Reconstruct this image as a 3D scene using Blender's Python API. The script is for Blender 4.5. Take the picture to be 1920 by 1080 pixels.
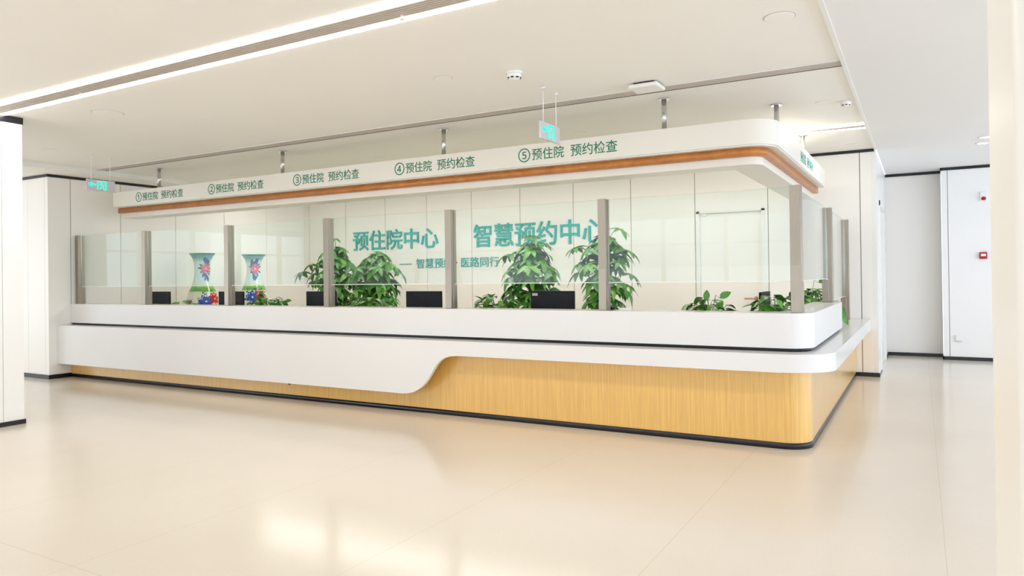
import bpy, bmesh, math, random
from mathutils import Vector, Matrix

for _o in list(bpy.data.objects):
    bpy.data.objects.remove(_o)
SC = bpy.context.scene
COL = SC.collection
RNG = random.Random(7)

# ------------------------------------------------------------------ camera
EYE = Vector((0.0, 0.0, 1.40))
cam_data = bpy.data.cameras.new('camera')
cam_data.sensor_width = 36.0
cam_data.lens = 1344.73 / 1920 * 36
cam_data.shift_x = 0.0
cam_data.shift_y = (511.04 - 540) / 1920
cam_data.clip_start = 0.05
cam_data.clip_end = 200
cam = bpy.data.objects.new('camera', cam_data)
COL.objects.link(cam)
_yaw, _roll, _pitch = math.radians(29.642), math.radians(0.7416), math.radians(0.3318)
_f0 = Vector((-math.sin(_yaw), math.cos(_yaw), 0))
_r0 = Vector((math.cos(_yaw), math.sin(_yaw), 0))
_fw = (_f0 * math.cos(_pitch) + Vector((0, 0, 1)) * math.sin(_pitch)).normalized()
_u0 = _r0.cross(_fw).normalized()
_rt = _r0 * math.cos(_roll) - _u0 * math.sin(_roll)
_up = _r0 * math.sin(_roll) + _u0 * math.cos(_roll)
cam.matrix_world = Matrix((
    (_rt.x, _up.x, -_fw.x, EYE.x), (_rt.y, _up.y, -_fw.y, EYE.y),
    (_rt.z, _up.z, -_fw.z, EYE.z), (0, 0, 0, 1)))
SC.camera = cam

# ------------------------------------------------------------------ colour, world, daylight
SC.view_settings.view_transform = 'Standard'
SC.view_settings.look = 'None'
SC.view_settings.gamma = 1.0
SC.view_settings.use_curve_mapping = False
SC.view_settings.exposure = 0.44
SC.cycles.max_bounces = 14
SC.cycles.diffuse_bounces = 8
SC.cycles.glossy_bounces = 5
SC.cycles.transparent_max_bounces = 24
SC.cycles.transmission_bounces = 8
SC.cycles.caustics_reflective = False
SC.cycles.caustics_refractive = False
SC.cycles.sample_clamp_indirect = 6.0
SC.cycles.use_denoising = True

world = bpy.data.worlds.new('sky')
SC.world = world
world.use_nodes = True
_bg = world.node_tree.nodes['Background']
_bg.inputs[0].default_value = (0.80, 0.90, 1.0, 1)
_bg.inputs[1].default_value = 1.2


def daylight(name, loc, direction, sx, sy, power, color):
    ld = bpy.data.lights.new(name, 'AREA')
    ld.shape = 'RECTANGLE'
    ld.size, ld.size_y = sx, sy
    ld.energy = power
    ld.color = color
    o = bpy.data.objects.new(name, ld)
    o.location = loc
    o.rotation_euler = Vector(direction).to_track_quat('-Z', 'Y').to_euler()
    COL.objects.link(o)
    return o


DAY = (0.87, 0.92, 1.0)
daylight('daylight_front_windows', (-5.0, -6.0, 1.55), (0, 1, 0), 24.0, 2.7, 205, DAY)
daylight('daylight_right_windows', (7.4, 3.5, 1.5), (-1, 0, 0), 18.0, 2.7, 530, (0.72, 0.82, 1.0))
daylight('daylight_left_windows', (-17.9, 0.0, 1.5), (1, 0, 0), 11.0, 2.7, 220, DAY)

LED_POWER = 14.0
LED_BACK_POWER = 15.0


# ------------------------------------------------------------------ materials
def srgb(r, g, b):
    def f(c):
        c /= 255.0
        return c / 12.92 if c <= 0.04045 else ((c + 0.055) / 1.055) ** 2.4
    return (f(r), f(g), f(b), 1.0)


def node(nt, kind, **kw):
    n = nt.nodes.new(kind)
    for k, v in kw.items():
        setattr(n, k, v)
    return n


def mat(name, col, rough=0.5, metal=0.0, spec=0.5, vary=0.03, scale=6.0, bump=0.0, coat=0.0, stretch=None, col2=None, emit=None, emit_s=0.0):
    m = bpy.data.materials.new(name)
    m.use_nodes = True
    nt = m.node_tree
    b = nt.nodes['Principled BSDF']
    b.inputs['Roughness'].default_value = rough
    b.inputs['Metallic'].default_value = metal
    b.inputs['Specular IOR Level'].default_value = spec
    b.inputs['Coat Weight'].default_value = coat
    b.inputs['Coat Roughness'].default_value = 0.08
    tc = node(nt, 'ShaderNodeTexCoord')
    mp = node(nt, 'ShaderNodeMapping')
    if stretch:
        mp.inputs['Scale'].default_value = stretch
    nt.links.new(tc.outputs['Object'], mp.inputs['Vector'])
    nz = node(nt, 'ShaderNodeTexNoise')
    nz.inputs['Scale'].default_value = scale
    nz.inputs['Detail'].default_value = 4
    nt.links.new(mp.outputs[0], nz.inputs['Vector'])
    rp = node(nt, 'ShaderNodeValToRGB')
    rp.color_ramp.elements[0].position = 0.3
    rp.color_ramp.elements[1].position = 0.7
    c2 = col2 if col2 else tuple(min(1, c * (1 - vary * 2)) for c in col[:3]) + (1,)
    rp.color_ramp.elements[0].color = c2
    rp.color_ramp.elements[1].color = col
    nt.links.new(nz.outputs['Fac'], rp.inputs['Fac'])
    nt.links.new(rp.outputs[0], b.inputs['Base Color'])
    if bump:
        bp = node(nt, 'ShaderNodeBump')
        bp.inputs['Strength'].default_value = bump
        bp.inputs['Distance'].default_value = 0.01
        nt.links.new(nz.outputs['Fac'], bp.inputs['Height'])
        nt.links.new(bp.outputs[0], b.inputs['Normal'])
    if emit:
        b.inputs['Emission Color'].default_value = emit
        b.inputs['Emission Strength'].default_value = emit_s
    return m


def floor_material():
    m = bpy.data.materials.new('speckled_vinyl')
    m.use_nodes = True
    nt = m.node_tree
    b = nt.nodes['Principled BSDF']
    tc = node(nt, 'ShaderNodeTexCoord')
    big = node(nt, 'ShaderNodeTexNoise')
    big.inputs['Scale'].default_value = 0.6
    big.inputs['Detail'].default_value = 5
    nt.links.new(tc.outputs['Object'], big.inputs['Vector'])
    r1 = node(nt, 'ShaderNodeValToRGB')
    r1.color_ramp.elements[0].position = 0.35
    r1.color_ramp.elements[0].color = (0.735, 0.66, 0.565, 1)
    r1.color_ramp.elements[1].position = 0.7
    r1.color_ramp.elements[1].color = (0.78, 0.71, 0.615, 1)
    nt.links.new(big.outputs['Fac'], r1.inputs['Fac'])
    sp = node(nt, 'ShaderNodeTexVoronoi')
    sp.inputs['Scale'].default_value = 90
    nt.links.new(tc.outputs['Object'], sp.inputs['Vector'])
    r2 = node(nt, 'ShaderNodeValToRGB')
    r2.color_ramp.elements[0].position = 0.10
    r2.color_ramp.elements[0].color = (1, 1, 1, 1)
    r2.color_ramp.elements[1].position = 0.22
    r2.color_ramp.elements[1].color = (0, 0, 0, 1)
    nt.links.new(sp.outputs['Distance'], r2.inputs['Fac'])
    mx = node(nt, 'ShaderNodeMix', data_type='RGBA')
    nt.links.new(r1.outputs[0], mx.inputs[6])
    hue = node(nt, 'ShaderNodeMix', data_type='RGBA')
    hue.inputs[6].default_value = (0.50, 0.41, 0.31, 1)
    hue.inputs[7].default_value = (0.93, 0.89, 0.80, 1)
    sx = node(nt, 'ShaderNodeSeparateColor')
    nt.links.new(sp.outputs['Color'], sx.inputs[0])
    nt.links.new(sx.outputs[0], hue.inputs[0])
    nt.links.new(hue.outputs[2], mx.inputs[7])
    ml = node(nt, 'ShaderNodeMath', operation='MULTIPLY')
    ml.inputs[1].default_value = 0.55
    nt.links.new(r2.outputs[0], ml.inputs[0])
    nt.links.new(ml.outputs[0], mx.inputs[0])
    # welded seams between the vinyl sheets, every 2 m across and 9 m along
    sep = node(nt, 'ShaderNodeSeparateXYZ')
    nt.links.new(tc.outputs['Object'], sep.inputs[0])

    def seam(out, off, period, half):
        a = node(nt, 'ShaderNodeMath', operation='ADD')
        a.inputs[1].default_value = off
        nt.links.new(out, a.inputs[0])
        w = node(nt, 'ShaderNodeMath', operation='PINGPONG')
        w.inputs[1].default_value = period / 2
        nt.links.new(a.outputs[0], w.inputs[0])
        l = node(nt, 'ShaderNodeMath', operation='LESS_THAN')
        l.inputs[1].default_value = half
        nt.links.new(w.outputs[0], l.inputs[0])
        return l.outputs[0]
    s1 = seam(sep.outputs[0], 51.16, 1.25, 0.0016)
    s2 = seam(sep.outputs[1], 40 + 3.0, 9.0, 0.002)
    mxx = node(nt, 'ShaderNodeMath', operation='MAXIMUM')
    nt.links.new(s1, mxx.inputs[0])
    nt.links.new(s2, mxx.inputs[1])
    sm = node(nt, 'ShaderNodeMix', data_type='RGBA')
    sm.inputs[7].default_value = (0.50, 0.40, 0.27, 1)
    m2 = node(nt, 'ShaderNodeMath', operation='MULTIPLY')
    m2.inputs[1].default_value = 0.5
    nt.links.new(mxx.outputs[0], m2.inputs[0])
    nt.links.new(m2.outputs[0], sm.inputs[0])
    nt.links.new(mx.outputs[2], sm.inputs[6])
    nt.links.new(sm.outputs[2], b.inputs['Base Color'])
    b.inputs['Roughness'].default_value = 0.15
    b.inputs['Specular IOR Level'].default_value = 0.26
    wv = node(nt, 'ShaderNodeTexNoise')
    wv.inputs['Scale'].default_value = 2.2
    wv.inputs['Detail'].default_value = 6
    nt.links.new(tc.outputs['Object'], wv.inputs['Vector'])
    bp = node(nt, 'ShaderNodeBump')
    bp.inputs['Strength'].default_value = 0.06
    bp.inputs['Distance'].default_value = 0.02
    nt.links.new(wv.outputs['Fac'], bp.inputs['Height'])
    nt.links.new(bp.outputs[0], b.inputs['Normal'])
    return m


def wood_material(name, light, dark, rough, scale=(22, 22, 0.6)):
    m = bpy.data.materials.new(name)
    m.use_nodes = True
    nt = m.node_tree
    b = nt.nodes['Principled BSDF']
    tc = node(nt, 'ShaderNodeTexCoord')
    mp = node(nt, 'ShaderNodeMapping')
    mp.inputs['Scale'].default_value = scale
    nt.links.new(tc.outputs['Object'], mp.inputs['Vector'])
    nz = node(nt, 'ShaderNodeTexNoise')
    nz.inputs['Scale'].default_value = 3.0
    nz.inputs['Detail'].default_value = 7
    nz.inputs['Roughness'].default_value = 0.65
    nt.links.new(mp.outputs[0], nz.inputs['Vector'])
    rp = node(nt, 'ShaderNodeValToRGB')
    rp.color_ramp.elements[0].position = 0.32
    rp.color_ramp.elements[0].color = dark
    rp.color_ramp.elements[1].position = 0.66
    rp.color_ramp.elements[1].color = light
    nt.links.new(nz.outputs['Fac'], rp.inputs['Fac'])
    nt.links.new(rp.outputs[0], b.inputs['Base Color'])
    b.inputs['Roughness'].default_value = rough
    b.inputs['Specular IOR Level'].default_value = 0.5
    bp = node(nt, 'ShaderNodeBump')
    bp.inputs['Strength'].default_value = 0.04
    bp.inputs['Distance'].default_value = 0.004
    nt.links.new(nz.outputs['Fac'], bp.inputs['Height'])
    nt.links.new(bp.outputs[0], b.inputs['Normal'])
    return m


def pane_material(name, tint, base=0.028):
    m = bpy.data.materials.new(name)
    m.use_nodes = True
    nt = m.node_tree
    nt.nodes.remove(nt.nodes['Principled BSDF'])
    out = nt.nodes['Material Output']
    tr = node(nt, 'ShaderNodeBsdfTransparent')
    tr.inputs[0].default_value = tint
    gl = node(nt, 'ShaderNodeBsdfGlossy')
    gl.inputs['Roughness'].default_value = 0.0
    gl.inputs[0].default_value = (1, 1, 1, 1)
    lw = node(nt, 'ShaderNodeLayerWeight')
    pw = node(nt, 'ShaderNodeMath', operation='POWER')
    pw.inputs[1].default_value = 5.0
    nt.links.new(lw.outputs['Facing'], pw.inputs[0])
    ma = node(nt, 'ShaderNodeMath', operation='MULTIPLY_ADD')
    ma.inputs[1].default_value = 1 - base
    ma.inputs[2].default_value = base
    nt.links.new(pw.outputs[0], ma.inputs[0])
    mx = node(nt, 'ShaderNodeMixShader')
    nt.links.new(ma.outputs[0], mx.inputs[0])
    nt.links.new(tr.outputs[0], mx.inputs[1])
    nt.links.new(gl.outputs[0], mx.inputs[2])
    nt.links.new(mx.outputs[0], out.inputs[0])
    return m


def emission(name, col, strength):
    m = bpy.data.materials.new(name)
    m.use_nodes = True
    nt = m.node_tree
    nt.nodes.remove(nt.nodes['Principled BSDF'])
    e = node(nt, 'ShaderNodeEmission')
    e.inputs[0].default_value = col
    e.inputs[1].default_value = strength
    nt.links.new(e.outputs[0], nt.nodes['Material Output'].inputs[0])
    return m


def porcelain_material():
    """glazed porcelain; colour bands by height up the vase"""
    m = bpy.data.materials.new('glazed_porcelain')
    m.use_nodes = True
    nt = m.node_tree
    b = nt.nodes['Principled BSDF']
    tc = node(nt, 'ShaderNodeTexCoord')
    sep = node(nt, 'ShaderNodeSeparateXYZ')
    nt.links.new(tc.outputs['Object'], sep.inputs[0])
    nz = node(nt, 'ShaderNodeTexNoise')
    nz.inputs['Scale'].default_value = 9
    nt.links.new(tc.outputs['Object'], nz.inputs['Vector'])
    ma = node(nt, 'ShaderNodeMath', operation='MULTIPLY_ADD')
    ma.inputs[1].default_value = 0.05
    nt.links.new(nz.outputs['Fac'], ma.inputs[0])
    nt.links.new(sep.outputs[2], ma.inputs[2])
    mr = node(nt, 'ShaderNodeMapRange')
    mr.inputs['From Min'].default_value = 0.025
    mr.inputs['From Max'].default_value = 1.875
    nt.links.new(ma.outputs[0], mr.inputs['Value'])
    rp = node(nt, 'ShaderNodeValToRGB')
    stops = [(0.0, (0.20, 0.42, 0.22)), (0.12, (0.80, 0.86, 0.74)), (0.60, (0.80, 0.86, 0.74)),
             (0.655, (0.72, 0.80, 0.60)), (0.665, (0.13, 0.40, 0.06)), (0.70, (0.22, 0.50, 0.12)),
             (0.725, (0.70, 0.85, 0.66)), (0.76, (0.66, 0.86, 0.86)), (0.86, (0.62, 0.84, 0.80)),
             (0.925, (0.55, 0.80, 0.70)), (0.96, (0.10, 0.42, 0.38)), (1.0, (0.03, 0.30, 0.30))]
    cr = rp.color_ramp
    while len(cr.elements) < len(stops):
        cr.elements.new(0.5)
    for e, (p, c) in zip(cr.elements, stops):
        e.position = p
        e.color = c + (1,)
    nt.links.new(mr.outputs[0], rp.inputs['Fac'])
    nt.links.new(rp.outputs[0], b.inputs['Base Color'])
    b.inputs['Roughness'].default_value = 0.08
    b.inputs['Coat Weight'].default_value = 0.6
    return m


def leaf_material(name, c1, c2, rough=0.35):
    m = mat(name, c1, rough, 0, 0.5, scale=5.0, col2=c2)
    b = m.node_tree.nodes['Principled BSDF']
    b.inputs['Subsurface Weight'].default_value = 0.0
    return m


WALL = mat('wall_panel_cream', (0.915, 0.893, 0.852, 1), 0.42, vary=0.006, scale=1.5)
WALL_WHITE = mat('wall_panel_white', (0.86, 0.855, 0.84, 1), 0.30, vary=0.005, scale=1.5)
GAP = mat('panel_joint', (0.30, 0.25, 0.17, 1), 0.7)
CEIL = mat('ceiling_paint', (0.93, 0.91, 0.872, 1), 0.55, vary=0.01, scale=0.8)
CEIL_WHITE = mat('ceiling_paint_white', (0.845, 0.845, 0.85, 1), 0.55, vary=0.008, scale=0.8)
TRIMW = mat('trim_white', (0.86, 0.85, 0.82, 1), 0.35, vary=0.01)
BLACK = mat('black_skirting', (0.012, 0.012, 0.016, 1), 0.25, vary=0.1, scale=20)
FLOOR = floor_material()
SOLID = mat('white_solid_surface', (0.77, 0.757, 0.75, 1), 0.22, vary=0.006, scale=2.0)
OAK = wood_material('light_oak_veneer', (0.83, 0.525, 0.14, 1), (0.66, 0.375, 0.095, 1), 0.20)
OAK.node_tree.nodes['Principled BSDF'].inputs['Coat Weight'].default_value = 0.9
OAK.node_tree.nodes['Principled BSDF'].inputs['Coat Roughness'].default_value = 0.28
ORANGE = wood_material('orange_oak_veneer', (0.60, 0.235, 0.055, 1), (0.45, 0.155, 0.03, 1), 0.35, (3, 3, 6))
FASCIA = mat('fascia_white', (0.83, 0.80, 0.73, 1), 0.32, 0.0, 0.3, vary=0.006, scale=2.0)
STEEL = mat('brushed_steel', (0.42, 0.37, 0.31, 1), 0.38, 1.0, vary=0.08, scale=14, stretch=(30, 30, 0.6))
CHROME = mat('polished_steel', (0.66, 0.66, 0.67, 1), 0.14, 1.0, vary=0.03, scale=10)
GLASS = pane_material('clear_glass', (0.955, 0.985, 0.975, 1))
GLASS_EDGE = mat('glass_edge', (0.80, 0.87, 0.84, 1), 0.10, vary=0.02)
WIN_GLASS = pane_material('window_glass', (0.97, 0.985, 0.99, 1))
LETTER = mat('green_vinyl_letter', (0.006, 0.20, 0.105, 1), 0.4, vary=0.05)
LETTER_SIDE = mat('teal_vinyl_letter', (0.06, 0.44, 0.36, 1), 0.4, vary=0.05)
SIGN_TEAL = mat('teal_acrylic_letter', (0.0, 0.47, 0.41, 1), 0.25, vary=0.05)
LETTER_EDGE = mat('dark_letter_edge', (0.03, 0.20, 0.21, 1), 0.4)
PLASTIC_BLACK = mat('black_plastic', (0.005, 0.006, 0.011, 1), 0.45, 0.0, 0.25, vary=0.1)
PLASTIC_DARK = mat('dark_grey_plastic', (0.012, 0.013, 0.018, 1), 0.5, 0.0, 0.25, vary=0.1)
PLASTIC_WHITE = mat('white_plastic', (0.86, 0.85, 0.83, 1), 0.35, vary=0.01)
PLASTIC_GREY = mat('pale_grey_plastic', (0.52, 0.50, 0.52, 1), 0.35, vary=0.03)
SIGN_GREY = mat('sign_face_grey', (0.62, 0.60, 0.66, 1), 0.18, vary=0.02)
RED = mat('red_plastic', (0.42, 0.008, 0.012, 1), 0.3, vary=0.05)
GREEN_GLOW = emission('exit_sign_green', (0.02, 1.0, 0.52, 1), 1.3)
LED_BACK = emission('led_strip_staff_side', (1.0, 0.955, 0.895, 1), LED_BACK_POWER)
LED = emission('led_strip_warm_white', (1.0, 0.955, 0.895, 1), LED_POWER)
LAMP = emission('downlight_lamp', (1.0, 0.97, 0.92, 1), 6.0)
GRILLE = mat('grille_aluminium', (0.60, 0.53, 0.475, 1), 0.45, 0.0, vary=0.04)
GRILLE_DARK = mat('grille_slot', (0.25, 0.21, 0.17, 1), 0.8)
PORCELAIN = porcelain_material()
PET_BLUE = mat('cobalt_paint', (0.012, 0.035, 0.33, 1), 0.15, vary=0.2, scale=40, col2=(0.03, 0.10, 0.55, 1))
PET_RED = mat('vermilion_paint', (0.80, 0.045, 0.03, 1), 0.15, scale=40, col2=(0.55, 0.02, 0.03, 1))
PET_PINK = mat('rose_paint', (0.72, 0.05, 0.13, 1), 0.15, scale=40, col2=(0.85, 0.22, 0.30, 1))
PET_LEAF = mat('ink_green_paint', (0.012, 0.06, 0.055, 1), 0.15, scale=30, col2=(0.02, 0.16, 0.20, 1))
PET_WHITE = mat('white_paint', (0.8, 0.85, 0.95, 1), 0.15)
LEAF_A = leaf_material('money_tree_leaf', (0.085, 0.30, 0.045, 1), (0.022, 0.13, 0.022, 1))
LEAF_B = leaf_material('money_tree_young_leaf', (0.20, 0.46, 0.08, 1), (0.09, 0.29, 0.035, 1))
LEAF_C = leaf_material('pothos_leaf', (0.10, 0.33, 0.03, 1), (0.025, 0.13, 0.015, 1), 0.28)
BARK = mat('brown_bark', (0.16, 0.085, 0.04, 1), 0.8, vary=0.2, scale=30, bump=0.4)
STEM = mat('green_stem', (0.10, 0.22, 0.05, 1), 0.5, vary=0.1)
SOIL = mat('dark_soil', (0.03, 0.02, 0.012, 1), 0.9, scale=60, vary=0.3, bump=0.6)
POT_WHITE = mat('white_ceramic_pot', (0.82, 0.80, 0.76, 1), 0.2, vary=0.02)
POT_BROWN = mat('brown_ceramic_pot', (0.18, 0.08, 0.04, 1), 0.2, vary=0.1)
BRASS = mat('brushed_brass', (0.55, 0.36, 0.20, 1), 0.3, 1.0, vary=0.05)
DESK = mat('desk_laminate', (0.72, 0.66, 0.56, 1), 0.4, vary=0.03)


# ------------------------------------------------------------------ mesh helpers
class MB:
    def __init__(self):
        self.bm = bmesh.new()
        self.mats = []

    def mi(self, m):
        if m not in self.mats:
            self.mats.append(m)
        return self.mats.index(m)

    def face(self, pts, m, smooth=False):
        vs = [self.bm.verts.new(p) for p in pts]
        f = self.bm.faces.new(vs)
        f.material_index = self.mi(m)
        f.smooth = smooth
        return f

    def box(self, x0, x1, y0, y1, z0, z1, m, bevel=0.0, seg=2):
        mi = self.mi(m)
        v = [self.bm.verts.new((x, y, z)) for x in (x0, x1) for y in (y0, y1) for z in (z0, z1)]
        fs = []
        for q in ((0, 1, 3, 2), (4, 6, 7, 5), (0, 4, 5, 1), (2, 3, 7, 6), (0, 2, 6, 4), (1, 5, 7, 3)):
            f = self.bm.faces.new([v[i] for i in q])
            f.material_index = mi
            fs.append(f)
        if bevel:
            es = list({e for f in fs for e in f.edges})
            r = bmesh.ops.bevel(self.bm, geom=es, offset=bevel, segments=seg, profile=0.5, affect='EDGES')
            for f in r['faces']:
                f.material_index = mi
                f.smooth = True
        return self

    def cyl(self, a, b, r0, r1, m, seg=20, caps=True):
        a, b = Vector(a), Vector(b)
        d = (b - a)
        q = d.to_track_quat('Z', 'Y')
        mi = self.mi(m)
        ra, rb = [], []
        for i in range(seg):
            t = 2 * math.pi * i / seg
            w = q @ Vector((math.cos(t), math.sin(t), 0))
            ra.append(self.bm.verts.new(a + w * r0))
            rb.append(self.bm.verts.new(b + w * r1))
        for i in range(seg):
            j = (i + 1) % seg
            f = self.bm.faces.new((ra[i], ra[j], rb[j], rb[i]))
            f.material_index = mi
            f.smooth = True
        if caps:
            f = self.bm.faces.new(list(reversed(ra)))
            f.material_index = mi
            f = self.bm.faces.new(rb)
            f.material_index = mi
        return self

    def tube(self, pts, radii, m, seg=8):
        pts = [Vector(p) for p in pts]
        mi = self.mi(m)
        prev = None
        for i, p in enumerate(pts):
            if i == 0:
                d = pts[1] - p
            elif i == len(pts) - 1:
                d = p - pts[i - 1]
            else:
                d = pts[i + 1] - pts[i - 1]
            q = d.to_track_quat('Z', 'Y')
            r = radii[i] if isinstance(radii, (list, tuple)) else radii
            ring = [self.bm.verts.new(p + q @ Vector((math.cos(2 * math.pi * k / seg) * r, math.sin(2 * math.pi * k / seg) * r, 0))) for k in range(seg)]
            if prev:
                for k in range(seg):
                    f = self.bm.faces.new((prev[k], prev[(k + 1) % seg], ring[(k + 1) % seg], ring[k]))
                    f.material_index = mi
                    f.smooth = True
            else:
                f = self.bm.faces.new(list(reversed(ring)))
                f.material_index = mi
            prev = ring
        f = self.bm.faces.new(prev)
        f.material_index = mi
        return self

    def lathe(self, prof, m, seg=48, c=(0, 0, 0)):
        mi = self.mi(m)
        prev = None
        for (r, z) in prof:
            ring = [self.bm.verts.new((c[0] + r * math.cos(2 * math.pi * k / seg), c[1] + r * math.sin(2 * math.pi * k / seg), c[2] + z)) for k in range(seg)]
            if prev:
                for k in range(seg):
                    f = self.bm.faces.new((prev[k], prev[(k + 1) % seg], ring[(k + 1) % seg], ring[k]))
                    f.material_index = mi
                    f.smooth = True
            prev = ring
        return self

    def strip(self, outer, inner, z0, z1, m, smooth_out=True):
        """solid between two open plan paths of equal length, from z0 to z1"""
        mi = self.mi(m)
        O0 = [self.bm.verts.new((x, y, z0)) for x, y in outer]
        O1 = [self.bm.verts.new((x, y, z1)) for x, y in outer]
        I0 = [self.bm.verts.new((x, y, z0)) for x, y in inner]
        I1 = [self.bm.verts.new((x, y, z1)) for x, y in inner]

        def q(a, b, c, d, s=False):
            f = self.bm.faces.new((a, b, c, d))
            f.material_index = mi
            f.smooth = s
        for i in range(len(outer) - 1):
            q(O0[i], O0[i + 1], O1[i + 1], O1[i], smooth_out)
            q(I0[i + 1], I0[i], I1[i], I1[i + 1], smooth_out)
            q(O1[i], O1[i + 1], I1[i + 1], I1[i])
            q(O0[i + 1], O0[i], I0[i], I0[i + 1])
        q(O0[0], O1[0], I1[0], I0[0])
        n = len(outer) - 1
        q(O0[n], I0[n], I1[n], O1[n])
        return self

    def prism(self, poly, axis, a0, a1, m):
        """extrude a polygon (2-D points) along an axis from a0 to a1"""
        mi = self.mi(m)

        def P(p, a):
            return {'x': (a, p[0], p[1]), 'y': (p[0], a, p[1]), 'z': (p[0], p[1], a)}[axis]
        A = [self.bm.verts.new(P(p, a0)) for p in poly]
        B = [self.bm.verts.new(P(p, a1)) for p in poly]
        fa = self.bm.faces.new(A)
        fa.material_index = mi
        fb = self.bm.faces.new(list(reversed(B)))
        fb.material_index = mi
        n = len(poly)
        for i in range(n):
            f = self.bm.faces.new((A[i], B[i], B[(i + 1) % n], A[(i + 1) % n]))
            f.material_index = mi
        return self

    def build(self, name, parent=None, loc=None, fix=True, sharp=None):
        if fix:
            bmesh.ops.recalc_face_normals(self.bm, faces=self.bm.faces[:])
        if loc is not None:
            bmesh.ops.translate(self.bm, verts=self.bm.verts[:], vec=-Vector(loc))
        me = bpy.data.meshes.new(name)
        self.bm.to_mesh(me)
        self.bm.free()
        for m in self.mats:
            me.materials.append(m)
        if sharp is not None:
            me.set_sharp_from_angle(angle=math.radians(sharp))
        o = bpy.data.objects.new(name, me)
        COL.objects.link(o)
        if loc is not None:
            o.location = loc
        if parent is not None:
            o.parent = parent
            if loc is not None:
                o.location = Vector(loc) - parent_world(parent)
            else:
                o.location = -parent_world(parent)
        return o


def parent_world(p):
    v = Vector((0, 0, 0))
    while p is not None:
        v += Vector(p.location)
        p = p.parent
    return v


def thing(name, label, cat, loc=(0, 0, 0), group=None):
    o = bpy.data.objects.new(name, None)
    o.empty_display_size = 0.1
    o.location = loc
    COL.objects.link(o)
    return tag(o, label, cat, group)


def tag(o, label, cat, group=None):
    o['label'] = label
    o['category'] = cat
    if group:
        o['group'] = group
    return o


def struct(o, label=None):
    o['kind'] = 'structure'
    if label:
        o['label'] = label
    return o


def copy_thing(o, parent=None):
    """copy a thing with its parts and sub-parts"""
    c = o.copy()
    COL.objects.link(c)
    if parent is not None:
        c.parent = parent
    for ch in list(o.children):
        copy_thing(ch, c)
    return c


def lpath(yf, xr, xl, yend, r, n=14):
    """plan path of an L-shaped counter: along the front, round the corner, back along the side"""
    pts = [(xl, yf), (xr - r, yf)]
    for i in range(1, n):
        t = -math.pi / 2 + (math.pi / 2) * i / n
        pts.append((xr - r + r * math.cos(t), yf + r + r * math.sin(t)))
    pts += [(xr, yf + r), (xr, yend)]
    return pts


def lring(mb, yf, xr, xl, yend, r, t, z0, z1, m, smooth=True):
    outer = lpath(yf, xr, xl, yend, r)
    inner = lpath(yf + t, xr - t, xl, yend, max(r - t, 0.01))
    mb.strip(outer, inner, z0, z1, m, smooth)
    return mb


def soften(o, w=0.004, seg=2):
    b = o.modifiers.new('bevel', 'BEVEL')
    b.width = w
    b.segments = seg
    b.limit_method = 'ANGLE'
    b.angle_limit = math.radians(40)
    b.harden_normals = True
    return o


def text_mesh(name, segs, parent, size, extrude, mats, matrix, offset=0.0):
    """lettering as one mesh; segs = (text, x, y, width, height); matrix places the text plane (x right, y up, z out)"""
    verts, faces = [], []
    for body, px, py, width, height in segs:
        cu = bpy.data.curves.new(name, 'FONT')
        cu.body = body
        cu.size = size
        cu.extrude = extrude
        cu.offset = offset
        cu.resolution_u = 3
        to = bpy.data.objects.new(name, cu)
        COL.objects.link(to)
        dg = bpy.context.evaluated_depsgraph_get()
        me = bpy.data.meshes.new_from_object(to.evaluated_get(dg))
        bpy.data.objects.remove(to)
        xs = [v.co.x for v in me.vertices]
        ys = [v.co.y for v in me.vertices]
        zs = [v.co.z for v in me.vertices]
        x0, y0, z0 = min(xs), min(ys), min(zs)
        sx, sy = width / (max(xs) - x0), height / (max(ys) - y0)
        k = len(verts)
        verts += [matrix @ Vector(((v.co.x - x0) * sx + px, (v.co.y - y0) * sy + py, v.co.z - z0)) for v in me.vertices]
        faces += [[k + j for j in p.vertices] for p in me.polygons]
        bpy.data.meshes.remove(me)
    me = bpy.data.meshes.new(name)
    me.from_pydata(verts, [], faces)
    for m in mats:
        me.materials.append(m)
    me.update()
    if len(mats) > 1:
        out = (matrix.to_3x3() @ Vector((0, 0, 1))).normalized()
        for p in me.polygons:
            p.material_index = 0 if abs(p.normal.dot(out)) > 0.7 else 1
    o = bpy.data.objects.new(name, me)
    COL.objects.link(o)
    o.parent = parent
    o.location = -parent_world(parent)
    return o


FRONT = Matrix(((1, 0, 0, 0), (0, 0, -1, 0), (0, 1, 0, 0), (0, 0, 0, 1)))   # text facing -Y
SIDE = Matrix(((0, 0, 1, 0), (1, 0, 0, 0), (0, 1, 0, 0), (0, 0, 0, 1)))     # text facing +X, reading towards +Y

# ------------------------------------------------------------------ key dimensions (metres)
Yw, Xw = 10.718, -11.0          # back wall, left wall
Zc, Zl, Zr = 3.05, 2.98, 3.035  # ceilings
Xc = -0.495                     # end of the back wall
Xd = -0.483                     # edge of the main ceiling

# ------------------------------------------------------------------ floor and ceilings
struct(MB().box(-18, 7.5, -6.1, 14.2, -0.1, 0, FLOOR).build('floor'))
mb = MB().box(-10.5, Xd - 0.03, -6.1, Yw, Zc, Zc + 0.1, CEIL)
struct(mb.build('ceiling'))
struct(MB().box(-18, -10.53, -6.1, Yw, Zl, Zl + 0.1, CEIL).build('ceiling_left'))
struct(MB().box(Xd + 0.0, 7.5, -6.1, 14.2, Zr, Zr + 0.1, CEIL_WHITE).build('ceiling_right'))
struct(MB().box(-10.53, -10.5, -6.1, Yw, Zl, Zc + 0.1, TRIMW).build('trim_1'))
struct(MB().box(Xd - 0.03, Xd, -6.1, Yw, Zr - 0.006, Zc + 0.1, TRIMW).build('trim_2'))


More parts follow.
